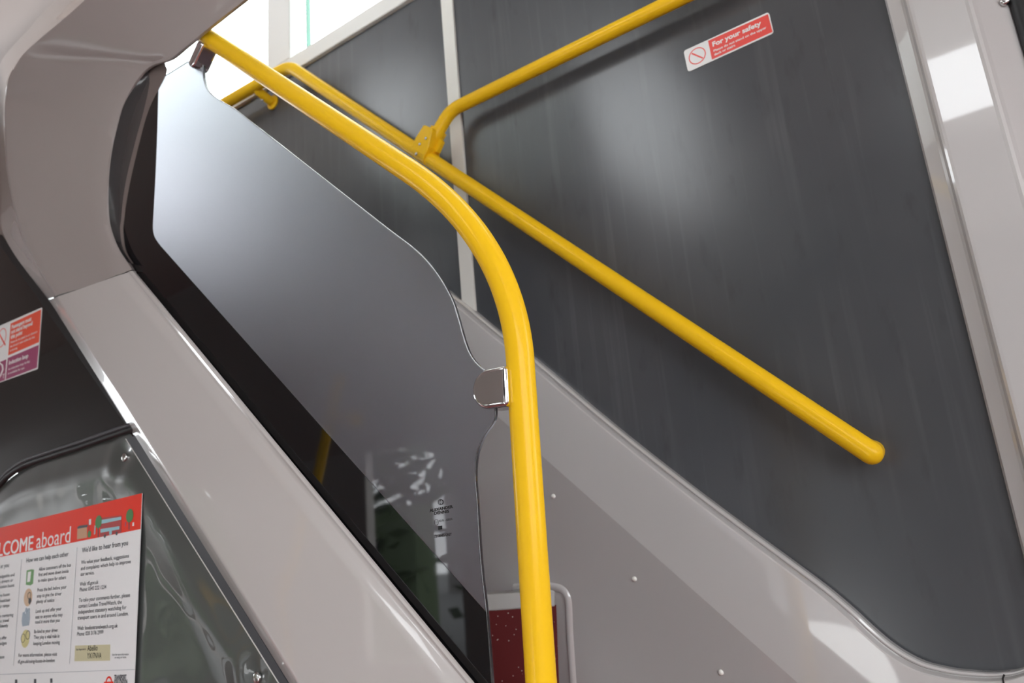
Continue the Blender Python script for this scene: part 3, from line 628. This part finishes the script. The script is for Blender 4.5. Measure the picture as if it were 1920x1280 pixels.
frit_px = clear_edge + [(905.5, 1141), (911, 1148), (921, 1281), (924.5, 1333), (905, 1350), (840, 1288), (560, 953), (252, 580), (208, 500), (193, 440), (199, 380), (232, 282), (264, 217)]
pxprism('black_border', frit_px, YG - .0008, .0007, M['frit'], gs, label='black printed border of the glass')
YE = YG - .0004
text('ALEXANDER', (806, 959.7), (850, 951.6), YE, .0034, M['ink_black'], gs, bold=.06)
text('DENNIS', (814, 964.8), (842, 960.4), YE, .0034, M['ink_black'], gs, bold=.06)
text('43 R - 00055', (823.5, 978.4), (848.2, 974.6), YE, .0025, M['ink_black'], gs, bold=.02)
text('E11', (814.8, 981.0), (820.2, 980.2), YE, .0025, M['ink_black'], gs)
text('72108485/GREY', (814.6, 1007.5), (847.2, 1003.4), YE, .0031, M['ink_black'], gs, bold=.05)
ell('approval_ring', (818, 978.8), 5.6, YE, M['ink_black'], gs, ring=.10)
for dx in (-3.4, 0, 3.4): ell('maker_emblem', (826.2 + dx * .55, 941), 5.5 - abs(dx) * .2, YE - .0001 * dx, M['ink_black'], gs, ring=.16)
flat('approval_box', [(821.5, 986), (829, 985), (829, 992), (821.5, 993)], YE, M['ink_black'], gs)
flat('dotted_line', [(812, 999.6), (834, 996.2), (834, 996.9), (812, 1000.3)], YE, M['rule'], gs)

# ------------------------------------------------------------------ yellow rails
YR = .760
rail = thing('stair_handrail', 'thick yellow stair rail bending down to a post in front of the steps', 'handrail', at(1014, 1277, YR))
PA, PB = at(395, 74, YR), at(768, 321, YR)
PK, PC, PD = at(961, 449, YR), at(975.5, 678, YR), at(1014.5, 1277, YR)
PA = PA + (PA - PB).normalized() * .5
PE = PD + (PD - PC).normalized() * .9
PE = PD.lerp(PE, min(1, PD.z / (PD.z - PE.z)))
arc = [PB * (1 - t) ** 2 + PK * 2 * t * (1 - t) + PC * t * t for t in [k / 40 for k in range(41)]]
tube('rail_tube', [PA] + arc + [PD, PE], .0175, M['yellow'], rail, sides=44)
def dshape(c, ax, ln, wd, n=14):
    """D outline in the x-z plane: flat end at c, axis ax, length ln, width wd"""
    ax = Vector((ax[0], 0, ax[1])).normalized(); pp = Vector((-ax.z, 0, ax.x)); r = wd / 2; o = []
    o.append(c + pp * r); 
    for i in range(n + 1):
        a = PI / 2 - PI * i / n; o.append(c + ax * (ln - r) + ax * r * math.cos(a) + pp * r * math.sin(a))
    o.append(c - pp * r); return [(p.x, p.z) for p in o]
def clamp(c_px, tip_px, wd):
    c = at(*c_px, .735); t = at(*tip_px, .735); d = t - c
    o = prism('clamp', dshape(c, (d.x, d.z), d.length, wd), .735, .770, M['chrome'], rail, bevel=.005, seg=4, smooth=True, angle=30, label='polished metal glass clamp')
    return o
clamp((949, 722), (883.5, 733.5), .049)
clamp((375, 77), (354, 124), .022)

wrail = thing('wall_handrail', 'yellow handrail running down the dark stair wall', 'handrail', at(1625, 845, 1.24))
YH = 1.23
bend = [at(330, 247, YH), at(430, 188.5, YH), at(543, 124, YH), at(736, 255, YH)]
e1_, e2_ = at(1500, 761, YH), at(1629, 846, YH)
pth = fillet([bend[0], bend[2], e2_ + (e2_ - e1_).normalized() * .004], .10, 14)
tube('rail_tube', pth + [], .0170, M['yellow'], wrail, sides=36, round_end=(False, True))
ex = e2_ - (e2_ - e1_).normalized() * .006
tube('wall_stub', [ex + Vector((0, 0, 0)), Vector((ex.x, YW, ex.z))], .0165, M['yellow'], wrail)
bc = at(478, 161, YH); bw = at(503, 176, YW)
bk_ = tube('bracket', [bc, Vector((bc.x, YH + .01, bc.z - .012)), Vector((bc.x + .006, YW - .006, bc.z - .03))], .0135, M['yellow'], wrail, sides=20)
disc('bracket_flange', (bc.x + .006, YW, bc.z - .03), (0, -1, 0), .022, .007, M['yellow'], bk_)
disc('bracket_screw', (bc.x + .002, YW - .035, bc.z - .036), (0, -.2, -1), .004, .003, M['steel'], bk_)

br = thing('branch_handrail', 'yellow upper rail branching off the wall handrail by a screwed clamp', 'handrail', at(800, 285, YH))
YB = 1.247
b0 = at(797, 288, YH); b1 = at(845, 207, YB); b2 = at(1300, -2, YB)
b2 = b1 + (b2 - b1).normalized() * 1.05; b2.z = b1.z - .005
tube('rail_tube', fillet([b0, b1, b2], .055, 12), .0150, M['yellow'], br, sides=32)
rd = (bend[3] - e1_).normalized(); ud = (b1 - b0).normalized()
tube('clamp_collar', [b0 + rd * .026, b0 - rd * .026], .0228, M['yellow'], br, sides=32)
tube('clamp_sleeve', [b0, b0 + ud * .062], .0205, M['yellow'], br, sides=32)
cx = (b0.x, b0.z)
web = [b0 + rd * .027 - ud * .006, b0 + rd * .027 + ud * .020, b0 + rd * .020 + ud * .056, b0 - rd * .012 + ud * .060, b0 - rd * .026 + ud * .020, b0 - rd * .026 - ud * .006]
cp_ = prism('clamp_plate', [(p.x, p.z) for p in web], YH - .0235, YH + .018, M['yellow'], br, bevel=.004, seg=3)
for px_ in ((799, 259.5), (787.5, 270.5), (781, 288.7)):
    s_ = at(*px_, YH - .024); disc('screw', s_, (0, -1, 0), .0036, .003, M['steel'], cp_, sides=14)
prism('clamp_lug', [(p.x, p.z) for p in (b0 - rd * .024 + ud * .05, b0 - rd * .036 + ud * .046, b0 - rd * .036 + ud * .018, b0 - rd * .024 + ud * .014)], YH - .002, YH + .010, M['yellow'], br, bevel=.002)

# ------------------------------------------------------------------ bottom step
rc = cl(1041, 1112) - n_low * .0 + Vector((0, -.004, 0))
cx_ax = Vector((AX.x, AY.x, 0)).normalized()           # runs across the view, square to the camera
nr = Vector((-cx_ax.y, cx_ax.x, 0)) * -1               # riser faces the gangway
if nr.y > 0: nr = -nr
def sp(px, py, off=0): return on_plane(px, py, rc + nr * off, nr)
step = thing('stair_step', 'lowest visible stair step with red speckled riser and grey nosing', 'step', (sp(976, 1280).x, sp(976, 1280).y, 0))
a = sp(800, 1121, .002); b = sp(1041, 1105.5, .002); c = sp(1041, 1136.5, .002); d = sp(800, 1154, .002)
top = .012
def slab(name, P4, th, m, **k):
    v = [p for p in P4] + [p - nr * th for p in P4]
    return mesh(name, v, [[0, 1, 2, 3], [7, 6, 5, 4], [0, 4, 5, 1], [1, 5, 6, 2], [2, 6, 7, 3], [3, 7, 4, 0]], m, step, **k)
slab('nosing', [a, b, c, d], .085, M['nosing'], bevel=.003, seg=3)
ra_, rb_ = sp(800, 1150), sp(1043, 1134); rc_ = Vector(sp(1050, 1330)); rd_ = Vector(sp(815, 1346))
slab('riser', [ra_, rb_, rc_, rd_], .07, M['vinyl'])
tr = [a - nr * .02, b - nr * .02, Vector((b.x - .16, b.y + .03, b.z)), Vector((a.x - .16, a.y + .16, b.z))]
mesh('tread', tr + [p - Vector((0, 0, .02)) for p in tr], [[0, 1, 2, 3], [7, 6, 5, 4], [0, 4, 5, 1], [1, 5, 6, 2], [2, 6, 7, 3], [3, 7, 4, 0]], M['vinyl'], step)

fl = thing('stair_flight', 'red stair flight climbing behind the obscured grey screen', None, (-1.2, 1.0, 0), kind='structure')
nz_ = sp(930, 1112)
for k in range(1, 6):
    x1 = nz_.x - .27 - .205 * (k - 1); zt = nz_.z + .20 + .195 * (k - 1)
    box('step_block', x1 - .26, x1, .775, 1.235, zt - .40, zt, M['vinyl'], fl)
    box('step_nosing', x1 - .03, x1 + .004, .775, 1.235, zt - .03, zt + .002, M['nosing'], fl)
# ------------------------------------------------------------------ saloon fittings mirrored in the glossy surfaces
# grab pole whose reflection shows in the glass screen
gp = thing('grab_pole', 'yellow floor to ceiling grab pole with a bracket, mirrored in the glass screen', 'pole', (-2.4, -.25, 0))
pa, pb_ = Vector((-2.02, -.25, zz(.24))), Vector((-1.915, -.25, zz(.54)))
pp = lambda z: pa + (pb_ - pa) * ((z - pa.z) / (pb_.z - pa.z))
tube('pole', [pp(0), pp(zz(.66))], .0175, M['yellow'], gp)
tube('pole_sleeve', [pp(zz(.62)), pp(zz(1.478))], .022, M['band'], gp)
tube('bracket', [pp(zz(.47)), pp(zz(.47)) + Vector((.13, 0, -.02))], .022, M['yellow'], gp)
# outdoors
gr = box('ground', -60, 40, -60, 20, -.36, -.34, M['road']); tag(gr, 'grey asphalt road outside the bus', kind='structure')
ap = box('yard', -7, 30, -13, -5.2, -.345, -.335, M['paving']); tag(ap, 'pale concrete yard beyond the pavement', kind='structure')  # added pale ground, sized for the bright reflection on the skirt
pv = box('pavement', -3.6, 30, -5.2, -1.3, -.34, -.22, M['paving']); tag(pv, 'pale stone pavement outside the nearside doorways', kind='structure')
def tree(x, y, h, r, lab, n=1500):
    t = thing('tree', lab, 'tree', (x, y, -.34), 'street trees')
    tube('trunk', [(x, y, -.34), (x + .1, y, h * .5), (x + .05, y + .1, h * .8)], .16, M['bark'], t, sides=10)
    v = []; f = []
    for i in range(n):
        d = Vector((random.gauss(0, 1), random.gauss(0, 1), random.gauss(0, 1))).normalized() * random.random() ** .4
        lump = 1 + .45 * noise.noise(d * 2.2 + Vector((x, y, 0)))
        c = Vector((x, y, h * .72)) + Vector((d.x * r, d.y * r, d.z * r * .95)) * lump
        a = Vector((random.gauss(0, 1), random.gauss(0, 1), random.gauss(0, 1))).normalized(); b = a.orthogonal().normalized(); s = random.uniform(.16, .34)
        k = len(v); v += [c - a * s, c + b * s * .5, c + a * s, c - b * s * .5]; f.append([k, k + 1, k + 2, k + 3])
    mesh('foliage', v, f, M['leaf'], t)['kind'] = 'stuff'
for i, (x, y, h, r) in enumerate(((-9.5, -10.5, 6.2, 2.4), (-15.5, -11.5, 5.2, 2.3), (-22.5, -12, 7.0, 2.9), (-9, -22, 5.0, 2.0), (-31, -11, 6.5, 3.0), (6, -21, 7, 2.8))):
    tree(x, y, h, r, ['rounded green street tree mirrored in the poster board', 'low bushy green tree beyond the pavement ahead of the doorway', 'tall broad green tree far along the street', 'small green tree across the pavement from the windows', 'farthest green tree at the end of the street', 'tall green tree behind the rear windows'][i])
bd = thing('depot_building', 'long grey brick building at the far side of the yard', 'building', (-3, -28, -.34))  # added to keep bright sky out of the skirt's reflection
box('brick_wall', -24, 18, -30, -27, -.34, 6.2, mat('grey brick', (0.16, 0.15, 0.145), 0.9, var=(2, .15)), bd)
box('roof', -24.4, 18.4, -30.3, -26.6, 6.2, 6.5, M['band'], bd)
for k in range(9): 
    wf_ = box('window', -21 + 4.4 * k, -19.2 + 4.4 * k, -27.06, -26.98, 1.6, 3.4, M['white_frame'], bd)
    box('pane', -20.9 + 4.4 * k, -19.3 + 4.4 * k, -27.07, -27.05, 1.7, 3.3, M['cab_glass'], wf_)
hg = thing('hedge', 'long dark green hedge across the pavement', 'hedge', (-11, -6.4, -.3))
v = []; f = []
for i in range(3600):
    c = Vector((random.uniform(-26, -7), -6.4 + random.gauss(0, .4), random.random() ** .8 * 2.9 - .25)); c.z *= 1 + .28 * noise.noise(Vector((c.x * .45, 0, 0)))
    a = Vector((random.gauss(0, 1), random.gauss(0, 1), random.gauss(0, 1))).normalized(); b = a.orthogonal().normalized(); s_ = random.uniform(.12, .26)
    k = len(v); v += [c - a * s_, c + b * s_ * .5, c + a * s_, c - b * s_ * .5]; f.append([k, k + 1, k + 2, k + 3])
mesh('foliage', v, f, M['leaf'], hg)['kind'] = 'stuff'
box('hedge_core', -26, -7, -6.6, -6.2, -.3, 2.0, M['leaf'], hg)
# ------------------------------------------------------------------ fit the print to its measured widths, as plain meshes
bpy.context.view_layer.update()
for o, wd in TXT:
    dx = o.dimensions.x
    if dx > 1e-6: o.scale.x = wd / dx
bpy.context.view_layer.update(); dg = bpy.context.evaluated_depsgraph_get()
for o, wd in TXT:
    me = bpy.data.meshes.new_from_object(o.evaluated_get(dg)); n = bpy.data.objects.new('text_line', me); C.objects.link(n)
    n.parent = o.parent; n.location = o.location; n.rotation_euler = o.rotation_euler; n.scale = o.scale
    bpy.data.objects.remove(o)
